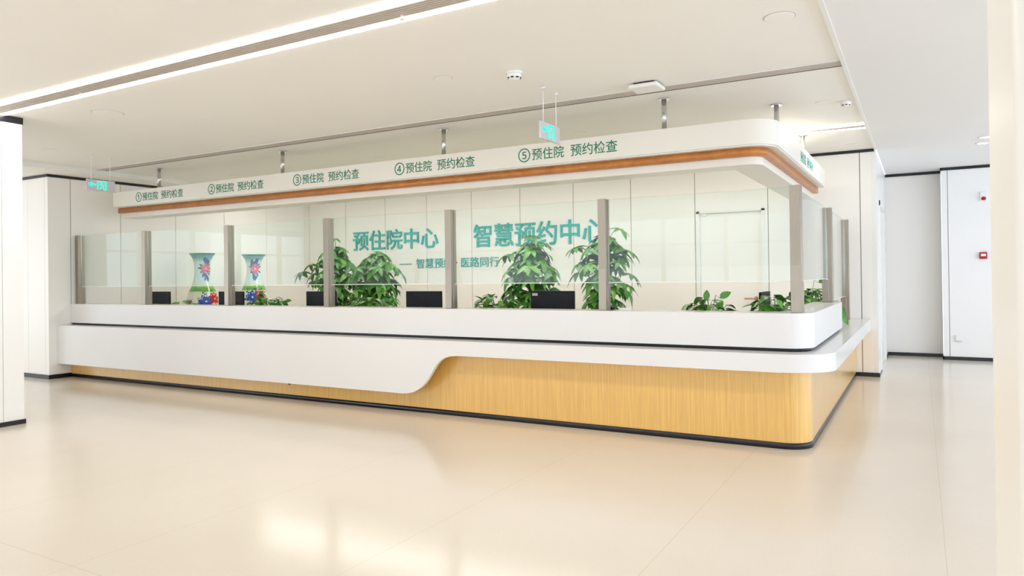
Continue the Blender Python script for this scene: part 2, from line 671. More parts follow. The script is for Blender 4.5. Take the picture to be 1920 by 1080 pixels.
# ------------------------------------------------------------------ panelled walls
def panel_wall_y(name, y, x_edges, z1, m, gap=0.005, thick=0.06, back=0.10, z0=0.0):
    """wall facing -Y: panels between the given x edges, dark joints between them"""
    w = MB()
    w.box(x_edges[0] + 0.02, x_edges[-1] - 0.02, y + 0.012, y + back, z0, z1, GAP)
    for a, b in zip(x_edges[:-1], x_edges[1:]):
        w.box(a + (gap if a != x_edges[0] else 0), b - (gap if b != x_edges[-1] else 0), y, y + thick, z0, z1, m)
    return w


def panel_wall_x(name, x, y_edges, z1, m, gap=0.005, side=1, back=0.10, z0=0.0):
    """wall facing +X (side=1) or -X (side=-1)"""
    w = MB()
    xb = sorted((x - side * 0.012, x - side * back))
    w.box(xb[0], xb[1], y_edges[0] + 0.02, y_edges[-1] - 0.02, z0, z1, GAP)
    xp = sorted((x, x - side * 0.06))
    for a, b in zip(y_edges[:-1], y_edges[1:]):
        w.box(xp[0], xp[1], a + (gap if a != y_edges[0] else 0), b - (gap if b != y_edges[-1] else 0), z0, z1, m)
    return w


# back wall, with a doorway between x -2.90 and -1.93
DX0, DX1, DZ = -2.905, -1.925, 2.335
w = panel_wall_y('wall_back', Yw, [-11.0, -10.86, -9.874, -8.874, -7.894, -6.912, -5.927, -4.928, -3.936, -2.926, DX0], Zc, WALL)
struct(w.build('wall_back'))
w = MB()
w.box(DX0, DX1, Yw + 0.0, Yw + 0.10, DZ, Zc, WALL)
struct(w.build('wall_back_lintel'))
w = panel_wall_y('wall_back_side', Yw, [DX1, -1.878, -0.69, Xc - 0.06], Zc, WALL)
struct(w.build('wall_back_side'))
# left wall and the pilaster face beside it
w = panel_wall_x('wall_left', Xw, [5.78, 6.04, 6.811, 7.776, 8.757, 9.726, Yw], Zl, WALL)
struct(w.build('wall_left'))
w = panel_wall_y('wall_left_return', 5.72, [-18, -16.9, -15.7, -14.5, -13.3, -11.55, -11.09, Xw], Zl, WALL, gap=0.003)
struct(w.build('wall_left_return'))
# side of the back wall running on into the corridor
w = panel_wall_x('wall_passage', Xc, [Yw, 10.95, 11.2, 11.45], Zr, WALL_WHITE, gap=0.004)
struct(w.build('wall_passage'))
w = MB().box(Xc - 0.1, Xc, 11.45, 12.95, 2.42, Zr, WALL_WHITE).box(Xc - 0.1, Xc, 12.95, 13.62, 0, Zr, WALL_WHITE)
struct(w.build('wall_passage_end'))
# corridor end wall with its shallow pier
w = MB().box(Xc - 0.1, 0.31, 13.62, 13.75, 0, Zr, WALL)
struct(w.build('wall_corridor'))
w = panel_wall_y('wall_corridor_pier', 13.24, [0.31, 0.392, 1.75, 3.2, 4.7, 6.2, 7.5], Zr, WALL_WHITE, gap=0.004, back=0.5)
struct(w.build('wall_corridor_pier'))
# pillar cut by the left edge of the view, faces +x
w = MB().box(-8.75, -7.80, 2.6, 3.812, 0, Zc, WALL_WHITE)
w.box(-7.80, -7.788, 2.6, 3.62, 0.02, Zc - 0.062, WALL_WHITE)
w.box(-7.80, -7.788, 3.628, 3.812, 0.02, Zc - 0.062, WALL_WHITE)
struct(w.build('wall_pillar_left'))
# pillar cut by the right edge of the view
w = MB().box(0.20, 0.85, 2.05, 2.82, 0, Zr, WALL, bevel=0.05, seg=5)
struct(w.build('wall_pillar_right'))

# black skirtings and the black shadow trims at the top of the walls
def bb(name, *b):
    mb = MB()
    for q in b:
        mb.box(*q, BLACK)
    return struct(mb.build(name))


bb('baseboard_back', (-11.0, DX0, Yw - 0.012, Yw, 0, 0.055), (DX1, Xc + 0.012, Yw - 0.012, Yw, 0, 0.055))
bb('baseboard_left', (Xw, Xw + 0.012, 5.72, 6.03, 0, 0.06), (-18, Xw + 0.012, 5.708, 5.72, 0, 0.06))
bb('baseboard_passage', (Xc, Xc + 0.012, Yw, 11.45, 0, 0.012), (Xc, Xc + 0.012, 12.95, 13.62, 0, 0.05))
bb('baseboard_corridor', (Xc, 0.31, 13.608, 13.62, 0, 0.055), (0.298, 0.31, 13.228, 13.608, 0, 0.055), (0.298, 7.5, 13.228, 13.24, 0, 0.055))
bb('baseboard_pillar', (-7.788, -7.776, 2.6, 3.812, 0, 0.045), (-8.75, -7.776, 3.812, 3.822, 0, 0.045))
bb('trim_3', (-11.0, Xd - 0.03, Yw - 0.012, Yw, Zc - 0.04, Zc))
bb('trim_4', (Xw, Xw + 0.012, 5.72, Yw, Zl - 0.04, Zl), (-18, Xw + 0.012, 5.708, 5.72, Zl - 0.04, Zl))
bb('trim_5', (Xc, 0.31, 13.608, 13.62, Zr - 0.045, Zr), (0.298, 7.5, 13.228, 13.24, Zr - 0.045, Zr), (0.298, 0.31, 13.228, 13.608, Zr - 0.045, Zr))
bb('trim_6', (-7.80, -7.782, 2.6, 3.818, Zc - 0.065, Zc), (-8.75, -7.782, 3.812, 3.82, Zc - 0.065, Zc))


# glazed walls behind and beside the camera: mullioned windows that let the daylight in
def window_y(name, y, x0, x1, z0, z1, cols):
    f = MB()
    for i in range(cols + 1):
        x = x0 + (x1 - x0) * i / cols
        f.box(x - 0.05, x + 0.05, y, y + 0.12, z0, z1, TRIMW)
    for z, h in ((z0, 0.06), (2.15, 0.06), (1.1, 0.03), (z1 - 0.06, 0.06)):
        f.box(x0, x1, y + 0.005, y + 0.115, z, z + h, TRIMW)
    o = struct(f.build(name))
    MB().box(x0, x1, y - 0.06, y - 0.05, z0, z1, WIN_GLASS).build('pane', o)
    return o


def window_x(name, x, y0, y1, z0, z1, cols, s):
    f = MB()
    xs = sorted((x, x + s * 0.12))
    for i in range(cols + 1):
        y = y0 + (y1 - y0) * i / cols
        f.box(xs[0], xs[1], y - 0.05, y + 0.05, z0, z1, TRIMW)
    for z, h in ((z0, 0.06), (2.15, 0.06), (1.1, 0.03), (z1 - 0.06, 0.06)):
        f.box(xs[0] + 0.005, xs[1] - 0.005, y0, y1, z, z + h, TRIMW)
    o = struct(f.build(name))
    xg = sorted((x - s * 0.06, x - s * 0.05))
    MB().box(xg[0], xg[1], y0, y1, z0, z1, WIN_GLASS).build('pane', o)
    return o


window_y('window_1', -5.95, -17.0, 7.0, 0.2, 2.9, 15)
struct(MB().box(-18, 7.5, -6.15, -6.02, 0, 0.2, WALL).box(-18, 7.5, -6.15, -6.02, 2.9, 3.1, WALL).build('wall_front'))
window_x('window_2', 7.35, -5.5, 12.5, 0.15, 2.85, 11, -1)
struct(MB().box(7.42, 7.55, -6.1, 13.24, 0, 0.15, WALL_WHITE).box(7.42, 7.55, -6.1, 13.24, 2.85, 3.1, WALL_WHITE).build('wall_right'))
window_x('window_3', -17.85, -5.5, 5.5, 0.15, 2.85, 7, 1)
struct(MB().box(-18.05, -17.92, -6.1, 5.72, 0, 0.15, WALL).box(-18.05, -17.92, -6.1, 5.72, 2.85, 3.1, WALL).build('wall_hall_end'))

# doors
d = MB()
d.box(DX0, DX0 + 0.045, Yw - 0.012, Yw + 0.10, 0, DZ, TRIMW).box(DX1 - 0.045, DX1, Yw - 0.012, Yw + 0.10, 0, DZ, TRIMW)
d.box(DX0, DX1, Yw - 0.012, Yw + 0.10, DZ - 0.03, DZ, TRIMW)
d1 = struct(d.build('door_1'), 'cream door in the back wall behind the counter')
MB().box(DX0 + 0.047, DX1 - 0.047, Yw + 0.035, Yw + 0.08, 0.005, DZ - 0.034, WALL).build('door_leaf', d1)
h = MB().cyl((-2.06, Yw + 0.036, 1.04), (-2.06, Yw - 0.03, 1.04), 0.014, 0.014, BRASS).box(-2.22, -2.05, Yw - 0.04, Yw - 0.022, 1.03, 1.05, BRASS, bevel=0.006)
h.cyl((-2.06, Yw + 0.036, 1.04), (-2.06, Yw + 0.028, 1.04), 0.03, 0.03, BRASS)
hd = h.build('door_handle', d1)
hd['label'] = 'brass lever handle'
MB().box(-2.83, -2.765, Yw + 0.0, Yw + 0.034, 2.265, 2.30, PLASTIC_WHITE, bevel=0.006).build('door_closer', d1)
d = MB()
d.box(Xc - 0.1, Xc + 0.012, 11.45, 11.52, 0, 2.42, TRIMW).box(Xc - 0.1, Xc + 0.012, 12.88, 12.95, 0, 2.42, TRIMW).box(Xc - 0.1, Xc + 0.012, 11.45, 12.95, 2.35, 2.42, TRIMW)
d2 = struct(d.build('door_2'), 'white door round the corner in the passage')
MB().box(Xc - 0.06, Xc - 0.02, 11.522, 12.878, 0.005, 2.348, WALL_WHITE).build('door_leaf', d2)

# ------------------------------------------------------------------ reception counter
Yb, Xb = 6.029, -0.771
Yu, Xu = 6.028, -0.742
Yl, Xl = 5.834, -0.582
ZT, ZU, ZL, ZLB = 1.081, 0.80, 0.774, 0.632
XL = Xw + 0.001
ct = thing('reception_counter', 'long white L-shaped reception counter on light oak base with curved apron', 'reception counter', (-6.0, 6.2, 0))
lring(MB(), Yb, Xb, XL, Yw - 0.013, 0.20, 0.12, 0.05, ZLB, OAK, False).build('base', ct)['label'] = 'light oak veneer base'
lring(MB(), Yb - 0.004, Xb + 0.004, XL, Yw - 0.013, 0.204, 0.10, 0.0, 0.05, BLACK).build('plinth', ct)['label'] = 'black plinth strip'
o = lring(MB(), Yl, Xl, XL, Yw - 0.013, 0.36, 0.48, ZLB, ZL, SOLID).build('ledge', ct)
soften(o, 0.004)
S = [(-4.62, 0.2185), (-4.56, 0.225), (-4.50, 0.238), (-4.445, 0.262), (-4.395, 0.292), (-4.35, 0.33), (-4.31, 0.375), (-4.275, 0.425),
     (-4.24, 0.475), (-4.20, 0.527), (-4.155, 0.572), (-4.10, 0.605), (-4.03, 0.624), (-3.95, 0.6305), (-3.86, 0.632)]
poly = [(XL, 0.768), (XL, 0.2165)] + S + [(Xl - 0.362, ZLB - 0.0005), (Xl - 0.362, 0.768)]
MB().prism(poly, 'y', Yl - 0.0008, Yl + 0.04, SOLID).build('apron', ct)
o = lring(MB(), Yu, Xu, XL, 8.53, 0.20, 0.285, ZU, ZT, SOLID).build('upper_counter', ct)
soften(o, 0.004)
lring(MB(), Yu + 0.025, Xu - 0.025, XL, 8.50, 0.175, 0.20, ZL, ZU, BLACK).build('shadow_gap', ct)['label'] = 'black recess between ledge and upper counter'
lring(MB(), 6.314, -1.03, XL, Yw - 0.02, 0.02, 0.80, 0.70, 0.74, DESK).build('work_surface', ct)
MB().cyl((-6.456, Yb + 0.002, 0.178), (-6.456, Yb - 0.008, 0.178), 0.013, 0.013, PLASTIC_BLACK, 16).build('lock', ct)['label'] = 'small black lock'

# ------------------------------------------------------------------ glass screen: posts and panes
ORD = ['first', 'second', 'third', 'fourth', 'fifth', 'sixth']
PX0 = [-10.995] + [-11.08 + 1.7035 * i for i in range(1, 6)] + [-0.90]
PW, PY0, PY1, PTOP, GB = 0.075, 6.10, 6.20, 2.10, 1.335


def front_post(label, x):
    t = thing('screen_post', label, 'glass screen post', (x, 6.15, ZT), 'steel posts of the glass screen')
    f = MB()
    f.box(-0.0375, 0.0375, -0.05, -0.005, 0, PTOP - ZT, STEEL, bevel=0.003)
    f.build('column', t, fix=True).location = (0, 0, 0)
    s = MB()
    s.box(-0.030, 0.030, -0.005, 0.012, 0, PTOP - ZT - 0.002, CHROME)
    s.build('channel', t).location = (0, 0, 0)
    k = MB().box(-0.0375, 0.0375, 0.012, 0.05, 0, PTOP - ZT, STEEL, bevel=0.003)
    k.build('back_plate', t).location = (0, 0, 0)
    sl = MB().box(-0.041, 0.041, -0.012, 0.054, 0, GB - ZT - 0.012, STEEL, bevel=0.003)
    sl.build('sleeve', t).location = (0, 0, 0)
    return t


post_labels = ['steel screen post on the counter against the left wall',
               'steel screen post just left of the far left monitor',
               'steel screen post in front of the monitor between the two vases',
               'steel screen post covering the monitor before the left potted tree',
               'steel screen post between the two large green headings on the wall',
               'steel screen post covering the end of the right green heading',
               'wide steel corner post at the rounded counter corner']
p0 = front_post(post_labels[0], PX0[0] + PW / 2)
posts = [p0]
for i in range(1, 7):
    c = copy_thing(p0)
    c.location = (PX0[i] + PW / 2, 6.15, ZT)
    c['label'] = post_labels[i]
    posts.append(c)
posts[6].scale = (1.12, 1, 1.004)
# posts along the side
c = copy_thing(p0)
c.rotation_euler = (0, 0, math.pi / 2)
c.location = (-0.87, 8.43, ZT)
c['label'] = 'steel screen post at the far end of the upper counter side'
c = copy_thing(p0)
c.rotation_euler = (0, 0, math.pi / 2)
c.location = (-0.87, 10.50, ZL + 0.0005)
c.scale = (1, 1, (PTOP - ZL) / (PTOP - ZT))
c['label'] = 'steel screen post standing on the low ledge by the back wall'


def pane(label, b):
    x0, x1, y0, y1, z0, z1 = b
    g = MB()
    g.box(x0, x1, y0, y1, z0, z1, GLASS)
    mi = g.mi(GLASS_EDGE)
    thin = 'x' if (x1 - x0) < (y1 - y0) else 'y'
    g.bm.normal_update()
    for f in g.bm.faces:
        n = f.normal
        if abs(n.z) > 0.5:
            f.material_index = mi
    o = g.build('glass_pane', loc=((x0 + x1) / 2, (y0 + y1) / 2, z0))
    e = 0.0015  # added pale strip draws the bright light line along the pane's bottom edge
    MB().box(x0 + 0.01, x1 - 0.01, y0 - e, y1 + e, z0 - 0.003, z0 + 0.004, GLASS_EDGE).build('lit_edge_strip', o) if thin == 'y' else \
        MB().box(x0 - e, x1 + e, y0 + 0.01, y1 - 0.01, z0 - 0.003, z0 + 0.004, GLASS_EDGE).build('lit_edge_strip', o)
    return tag(o, label, 'glass pane', 'glass panes of the screen')


pane_labels = ['clear glass screen pane touching the left wall', 'clear glass screen pane in front of the left vase',
               'clear glass screen pane in front of the right vase', 'clear glass screen pane before the left green heading',
               'clear glass screen pane before the start of the right green heading', 'clear glass screen pane before the cream door, right of the potted trees']
for i in range(6):
    pane(pane_labels[i], (PX0[i] + PW - 0.004, PX0[i + 1] + (0.004 if i < 5 else -0.005), 6.148, 6.158, GB, PTOP - 0.004))
pane('clear glass screen pane along the counter side next to the corner post', (-0.875, -0.865, 6.205, 8.39, GB, PTOP - 0.004))
pane('clear tall glass screen pane along the side nearest the back wall', (-0.875, -0.865, 8.485, 10.455, 1.085, PTOP - 0.004))

# ------------------------------------------------------------------ hanging canopy with lettering
Ys, Xs, XSL, YSE = 6.41, -1.066, -10.54, 10.14
ZS1, ZS0 = 2.741, 2.521
cp = thing('hanging_canopy', 'white L-shaped canopy with orange wood band hung over the counter', 'canopy', (-6.0, 6.6, ZS1))
o = lring(MB(), Ys, Xs, XSL, YSE, 0.26, 0.55, ZS0, ZS1, FASCIA).build('fascia', cp)
soften(o, 0.004)
o = lring(MB(), Ys + 0.012, Xs - 0.012, XSL + 0.01, YSE - 0.01, 0.25, 0.50, ZS0 - 0.012, ZS0, TRIMW).build('edge_strip', cp)
lring(MB(), Ys + 0.08, Xs - 0.08, XSL, YSE - 0.004, 0.19, 0.40, 2.437, ZS0 - 0.012, ORANGE).build('wood_band', cp)['label'] = 'orange wood band'
o = lring(MB(), Ys + 0.135, Xs - 0.135, XSL, YSE - 0.012, 0.14, 0.28, 2.365, 2.437, FASCIA).build('lower_lip', cp)
soften(o, 0.003)
nums = ['①', '②', '③', '④', '⑤']
for i in range(5):
    x = -9.971 + 1.604 * i
    M0 = Matrix.Translation((x, Ys - 0.0005, 2.574)) @ FRONT
    text_mesh('counter_number', [(nums[i], 0, -0.012, 0.138, 0.142)], cp, 0.13, 0.001, [LETTER], M0, offset=0.0006)
    text_mesh('lettering', [('预住院', 0.158, 0, 0.357, 0.118)], cp, 0.13, 0.001, [LETTER], M0, offset=0.0006)
    text_mesh('lettering', [('预约检查', 0.588, 0, 0.487, 0.118)], cp, 0.13, 0.001, [LETTER], M0, offset=0.0006)
M0 = Matrix.Translation((Xs + 0.0005, 7.98, 2.568)) @ SIDE
text_mesh('lettering', [('预住院', 0, 0, 0.40, 0.112)], cp, 0.13, 0.001, [LETTER_SIDE], M0, offset=-0.0006)
text_mesh('lettering', [('预约检查', 0.50, 0, 0.50, 0.112)], cp, 0.13, 0.001, [LETTER_SIDE], M0, offset=-0.0006)
rods = [(-9.629, 6.55), (-7.095, 6.55), (-4.577, 6.55), (-2.065, 6.55), (-1.20, 7.38), (-1.20, 9.19)]
r0 = MB().cyl((0, 0, ZS1 - Zc), (0, 0, 0), 0.024, 0.024, CHROME, 20).build('rod', cp)
fl = MB().cyl((0, 0, -0.012), (0, 0, 0), 0.052, 0.052, CHROME, 24).build('flange', r0)
fl.location = (0, 0, 0)
for i, (x, y) in enumerate(rods):
    r = r0 if i == 0 else r0.copy()
    if i:
        COL.objects.link(r)
        f2 = fl.copy()
        COL.objects.link(f2)
        f2.parent = r
    r.location = Vector((x, y, Zc)) - Vector(cp.location)


# ------------------------------------------------------------------ ceiling lights and grilles
def linear_light(name, label, x0, x1, y0, y1, led, slats, lm):
    t = thing(name, label, 'ceiling light', ((x0 + x1) / 2, (y0 + y1) / 2, Zc))
    for k, (a, b) in enumerate(((y0, y0 + led), (y1 - led, y1))):
        MB().box(x0, x1, a, b, Zc - 0.006, Zc - 0.001, lm).build('diffuser', t)
    g = MB().box(x0, x1, y0 + led, y1 - led, Zc - 0.002, Zc - 0.001, GRILLE_DARK)
    w = (y1 - y0 - 2 * led) / slats
    for i in range(slats):
        a = y0 + led + w * i
        g.box(x0, x1, a + w * 0.08, a + w * 0.86, Zc - 0.009, Zc - 0.002, GRILLE)
    g.build('grille', t)
    return t


linear_light('linear_ceiling_light', 'long double LED strip light with slotted grille across the near ceiling', -7.77, Xd - 0.035, 3.357, 3.657, 0.072, 6, LED)
linear_light('linear_ceiling_light', 'short looking double LED strip light on the ceiling behind the canopy corner', -10.3, Xd - 0.035, 8.80, 9.12, 0.092, 4, LED_BACK)
t = thing('air_grille', 'long narrow slotted air grille in the ceiling above the counter front', 'air vent', (-5.5, 6.18, Zc))
g = MB().box(-10.45, Xd - 0.035, 6.105, 6.262, Zc - 0.003, Zc - 0.001, GRILLE_DARK)
n = 7
for i in range(n):
    a = 6.112 + 0.132 / n * i
    g.box(-10.45, Xd - 0.035, a, a + 0.132 / n * 0.66, Zc - 0.010, Zc - 0.003, GRILLE)
g.build('slats', t)
MB().box(-10.45, Xd - 0.035, 6.25, 6.262, Zc - 0.009, Zc - 0.003, PLASTIC_DARK).build('dark_slot', t)
MB().box(-10.45, Xd - 0.035, 6.262, 6.285, Zc - 0.007, Zc - 0.001, TRIMW).box(-10.45, Xd - 0.035, 6.09, 6.107, Zc - 0.007, Zc - 0.001, TRIMW).build('frame', t)


def ceiling_disc(label, x, y, r, z=Zc):
    r *= 0.85
    o = MB().lathe([(0.001, -0.004), (r * 0.95, -0.004), (r, -0.0035), (r, -0.001)], CEIL, 32)
    o.lathe([(r, -0.0008), (r * 1.03, -0.0016), (r * 1.06, -0.0008)], PLASTIC_GREY, 32)
    b = o.build('ceiling_speaker')
    b.location = (x, y, z)
    return tag(b, label, 'ceiling speaker', 'round flush ceiling discs')


ceiling_disc('round white ceiling disc left of the smoke detector', -3.411, 4.884, 0.085)
ceiling_disc('round white ceiling disc nearest the upper right ceiling edge', -0.766, 4.868, 0.11)
ceiling_disc('round white ceiling disc above the left exit sign, near the strip light', -6.876, 4.139, 0.16)
ceiling_disc('round white ceiling disc beside the top of the left pillar', -9.366, 4.911, 0.085)
ceiling_disc('round white ceiling disc right of the near corner hanging rod', -0.80, 7.52, 0.07)
ceiling_disc('round white ceiling disc by the black trim at the right end of the back wall', -0.745, 10.221, 0.08)
ceiling_disc('round white ceiling disc just above the canopy, right of the right exit sign', -3.385, 7.583, 0.075)
ceiling_disc('round white ceiling disc above the long air grille at left', -6.43, 4.888, 0.08)
ceiling_disc('round white ceiling disc just above canopy lettering number two', -9.355, 7.654, 0.085)
ceiling_disc('round white ceiling disc just above canopy lettering number four', -6.406, 7.638, 0.08)


def smoke_detector(label, x, y, s=1.0):
    t = thing('smoke_detector', label, 'smoke detector', (x, y, Zc), 'smoke detectors')
    MB().lathe([(0.001, 0), (0.062, -0.0005), (0.065, -0.012), (0.058, -0.018)], PLASTIC_WHITE, 32).build('mounting_base', t).location = (0, 0, 0)
    MB().lathe([(0.055, -0.016), (0.056, -0.036), (0.045, -0.05), (0.03, -0.062), (0.001, -0.065)], PLASTIC_WHITE, 32).build('dome', t).location = (0, 0, 0)
    v = MB()
    for k in range(8):
        a = 2 * math.pi * k / 8 + 0.2
        ca, sa = math.cos(a), math.sin(a)
        v.face([(0.0525 * math.cos(a - .22), 0.0525 * math.sin(a - .22), -0.044), (0.0525 * math.cos(a + .22), 0.0525 * math.sin(a + .22), -0.044),
                (0.047 * math.cos(a + .22), 0.047 * math.sin(a + .22), -0.053), (0.047 * math.cos(a - .22), 0.047 * math.sin(a - .22), -0.053)], PLASTIC_BLACK)
    v.build('vents', t).location = (0, 0, 0)
    t.scale = (s, s, s)
    return t


smoke_detector('white dome smoke detector on the ceiling left of the right exit sign', -2.818, 5.03, 1.1)
smoke_detector('small white smoke detector near the right ceiling edge', -0.60, 7.60, 0.85)
for x, lb in ((-6.31, 'tiny white sprinkler head in the strip light grille, farther left'), (-2.795, 'tiny white sprinkler head in the strip light grille, nearer the top edge')):
    s = MB().cyl((x, 3.56, Zc - 0.001), (x, 3.56, Zc - 0.03), 0.011, 0.008, PLASTIC_WHITE, 12).cyl((x, 3.56, Zc - 0.03), (x, 3.56, Zc - 0.034), 0.016, 0.016, PLASTIC_WHITE, 12)
    tag(s.build('sprinkler_head'), lb, 'sprinkler', 'sprinkler heads')

t = thing('wireless_access_point', 'square white wireless access point hanging below the ceiling air grille', 'access point', (-2.03, 6.02, Zc))
MB().box(-2.16, -1.90, 5.845, 6.082, Zc - 0.050, Zc - 0.016, PLASTIC_WHITE, bevel=0.014, seg=4).build('cover', t)
MB().box(-2.12, -1.94, 5.88, 6.05, Zc - 0.016, Zc - 0.001, PLASTIC_DARK).build('mounting_bracket', t)
t = thing('corridor_downlights', 'pair of bright round downlights in the corridor ceiling', 'ceiling light')
bpy.data.objects.remove(t)
for y, lb in ((10.50, 'bright round downlight in the right ceiling, nearer one'), (10.98, 'bright round downlight in the right ceiling, farther one')):
    t = thing('downlight', lb, 'ceiling light', (0.715, y, Zr), 'corridor downlights')
    MB().lathe([(0.055, -0.001), (0.075, -0.002), (0.074, -0.008), (0.058, -0.006), (0.055, -0.001)], PLASTIC_WHITE, 28).build('trim_ring', t).location = (0, 0, 0)
    MB().lathe([(0.0005, -0.005), (0.06, -0.005), (0.06, -0.001)], LAMP, 28).build('lamp', t).location = (0, 0, 0)


# ------------------------------------------------------------------ exit signs
def exit_sign(label, x, y0, y1, zt, h):
    t = thing('exit_sign', label, 'exit sign', (x, (y0 + y1) / 2, zt), 'hanging exit signs')
    L, H2 = y1 - y0, h
    MB().box(-0.012, 0.008, -L / 2, L / 2, -H2, 0, SIGN_GREY, bevel=0.003).build('panel', t).location = (0, 0, 0)

    def pt(u, v):   # u, v: 0..1 across and down the face (seen from +X, u runs towards +Y)
        return (0.0095, -L / 2 + u * L, -v * H2)
    g = MB()
    arrow = [(0.05, .42), (0.16, .24), (0.20, .30), (0.165, .36), (0.31, .40), (0.31, .50), (0.165, .50), (0.20, .57), (0.16, .62)]
    g.face([pt(*p) for p in arrow], GREEN_GLOW)
    g.build('arrow', t, fix=False).location = (0, 0, 0)
    g = MB()
    # doorway frame
    for q in ([(.36, .10), (.41, .10), (.41, .88), (.36, .88)], [(.41, .10), (.69, .10), (.69, .20), (.41, .20)], [(.64, .20), (.69, .20), (.69, .90), (.64, .90)]):
        g.face([pt(*p) for p in q], GREEN_GLOW)
    g.build('doorway_symbol', t, fix=False).location = (0, 0, 0)
    g = MB()
    ring = [(.505 + .022 * math.cos(a * math.pi / 6), .30 + .055 * math.sin(a * math.pi / 6)) for a in range(12)]
    g.face([pt(*p) for p in ring], GREEN_GLOW)
    for q in ([(.495, .37), (.545, .38), (.565, .60), (.52, .62)],            # torso
              [(.495, .38), (.50, .44), (.455, .52), (.44, .48)],             # arm
              [(.545, .39), (.60, .47), (.625, .45), (.625, .50), (.595, .53), (.54, .46)],
              [(.525, .60), (.55, .62), (.50, .74), (.47, .88), (.445, .86), (.475, .70)],   # leg
              [(.545, .58), (.57, .60), (.60, .72), (.62, .87), (.595, .88), (.57, .74)]):
        g.face([pt(*p) for p in q], GREEN_GLOW)
    g.build('running_figure', t, fix=False).location = (0, 0, 0)
    for yy in (-L * 0.33, L * 0.33):
        k = Zc - zt
        r = MB().cyl((0, yy, 0), (0, yy, k - 0.001), 0.004, 0.004, PLASTIC_WHITE, 10)
        r.cyl((0, yy, k - 0.02), (0, yy, k - 0.001), 0.016, 0.022, PLASTIC_WHITE, 14)
        r.build('hanger', t).location = (0, 0, 0)
    MB().box(-0.002, 0.012, -L * 0.16, L * 0.04, -H2 - 0.001, -H2 + 0.014, PLASTIC_GREY).build('plate', t).location = (0, 0, 0)
    return t


exit_sign('hanging exit sign with green arrow at left, above canopy lettering number one', -9.40, 5.365, 5.745, 2.746, 0.145)
exit_sign('hanging exit sign with green arrow above canopy lettering number five', -2.83, 5.495, 5.875, 2.745, 0.152)

# ------------------------------------------------------------------ letters on the back wall
ws = thing('wall_lettering', 'teal heading of five characters on the wall, behind the left trees', 'wall sign', (-8.65, Yw, 1.94))
text_mesh('characters', [('预住院中心', 0, 0, 2.04, 0.385)], ws, 0.42, 0.010, [SIGN_TEAL, LETTER_EDGE], Matrix.Translation((-9.676, Yw - 0.0005, 1.945)) @ FRONT, offset=0.004)
ws = thing('wall_lettering', 'teal heading of six characters on the wall, left of the door', 'wall sign', (-5.6, Yw, 1.94))
text_mesh('characters', [('智慧预约中心', 0, 0, 2.50, 0.405)], ws, 0.42, 0.010, [SIGN_TEAL, LETTER_EDGE], Matrix.Translation((-6.87, Yw - 0.0005, 1.925)) @ FRONT, offset=0.004)
ws = thing('wall_slogan', 'small teal slogan with a dash on the wall below the headings', 'wall sign', (-7.25, Yw, 1.6))
M0 = Matrix.Translation((-8.14, Yw - 0.0005, 1.578)) @ FRONT
text_mesh('characters', [('智慧预约', 0, 0, 0.80, 0.178)], ws, 0.2, 0.006, [SIGN_TEAL, LETTER_EDGE], M0, offset=0.0005)
text_mesh('characters', [('医路同行', 0.999, 0, 0.785, 0.178)], ws, 0.2, 0.006, [SIGN_TEAL, LETTER_EDGE], M0, offset=0.0005)
MB().cyl((-7.245, Yw - 0.0005, 1.668), (-7.245, Yw - 0.0125, 1.668), 0.018, 0.018, LETTER_EDGE, 16).build('dot', ws)
MB().box(-8.53, -8.25, Yw - 0.0125, Yw - 0.0005, 1.655, 1.668, LETTER_EDGE).build('dash', ws)

# ------------------------------------------------------------------ fittings on the corridor wall
t = thing('alarm_sounder', 'white wall alarm with red dome high on the corridor wall', 'fire alarm', (0.865, 13.24, 2.55))
MB().box(0.822, 0.908, 13.20, 13.24, 2.475, 2.615, PLASTIC_WHITE, bevel=0.006).build('housing', t)
d = MB()
d.lathe([(0.034, 0.0), (0.032, -0.014), (0.022, -0.028), (0.001, -0.034)], RED, 24)
for v in d.bm.verts:
    v.co = Vector((0.866 + v.co.x, 13.20 + v.co.z * 0.9, 2.512 + v.co.y * 0.85))
d.build('beacon', t)['label'] = 'red beacon dome'
t = thing('call_point', 'red manual fire call point on the corridor wall', 'fire alarm', (0.85, 13.24, 1.63))
MB().box(0.80, 0.90, 13.195, 13.24, 1.582, 1.685, RED, bevel=0.006).build('housing', t)
MB().box(0.818, 0.882, 13.190, 13.196, 1.622, 1.66, PLASTIC_WHITE).build('press_plate', t)['label'] = 'white press plate'
t = thing('wall_socket', 'small white wall box low on the corridor wall', 'wall socket', (0.52, 13.24, 0.35))
MB().box(0.472, 0.560, 13.20, 13.24, 0.305, 0.395, PLASTIC_WHITE, bevel=0.004).build('cover', t)
MB().box(0.475, 0.557, 13.203, 13.238, 0.298, 0.305, PLASTIC_GREY).build('lower_edge_shade', t)  # grey strip stands in for the shadow under the box


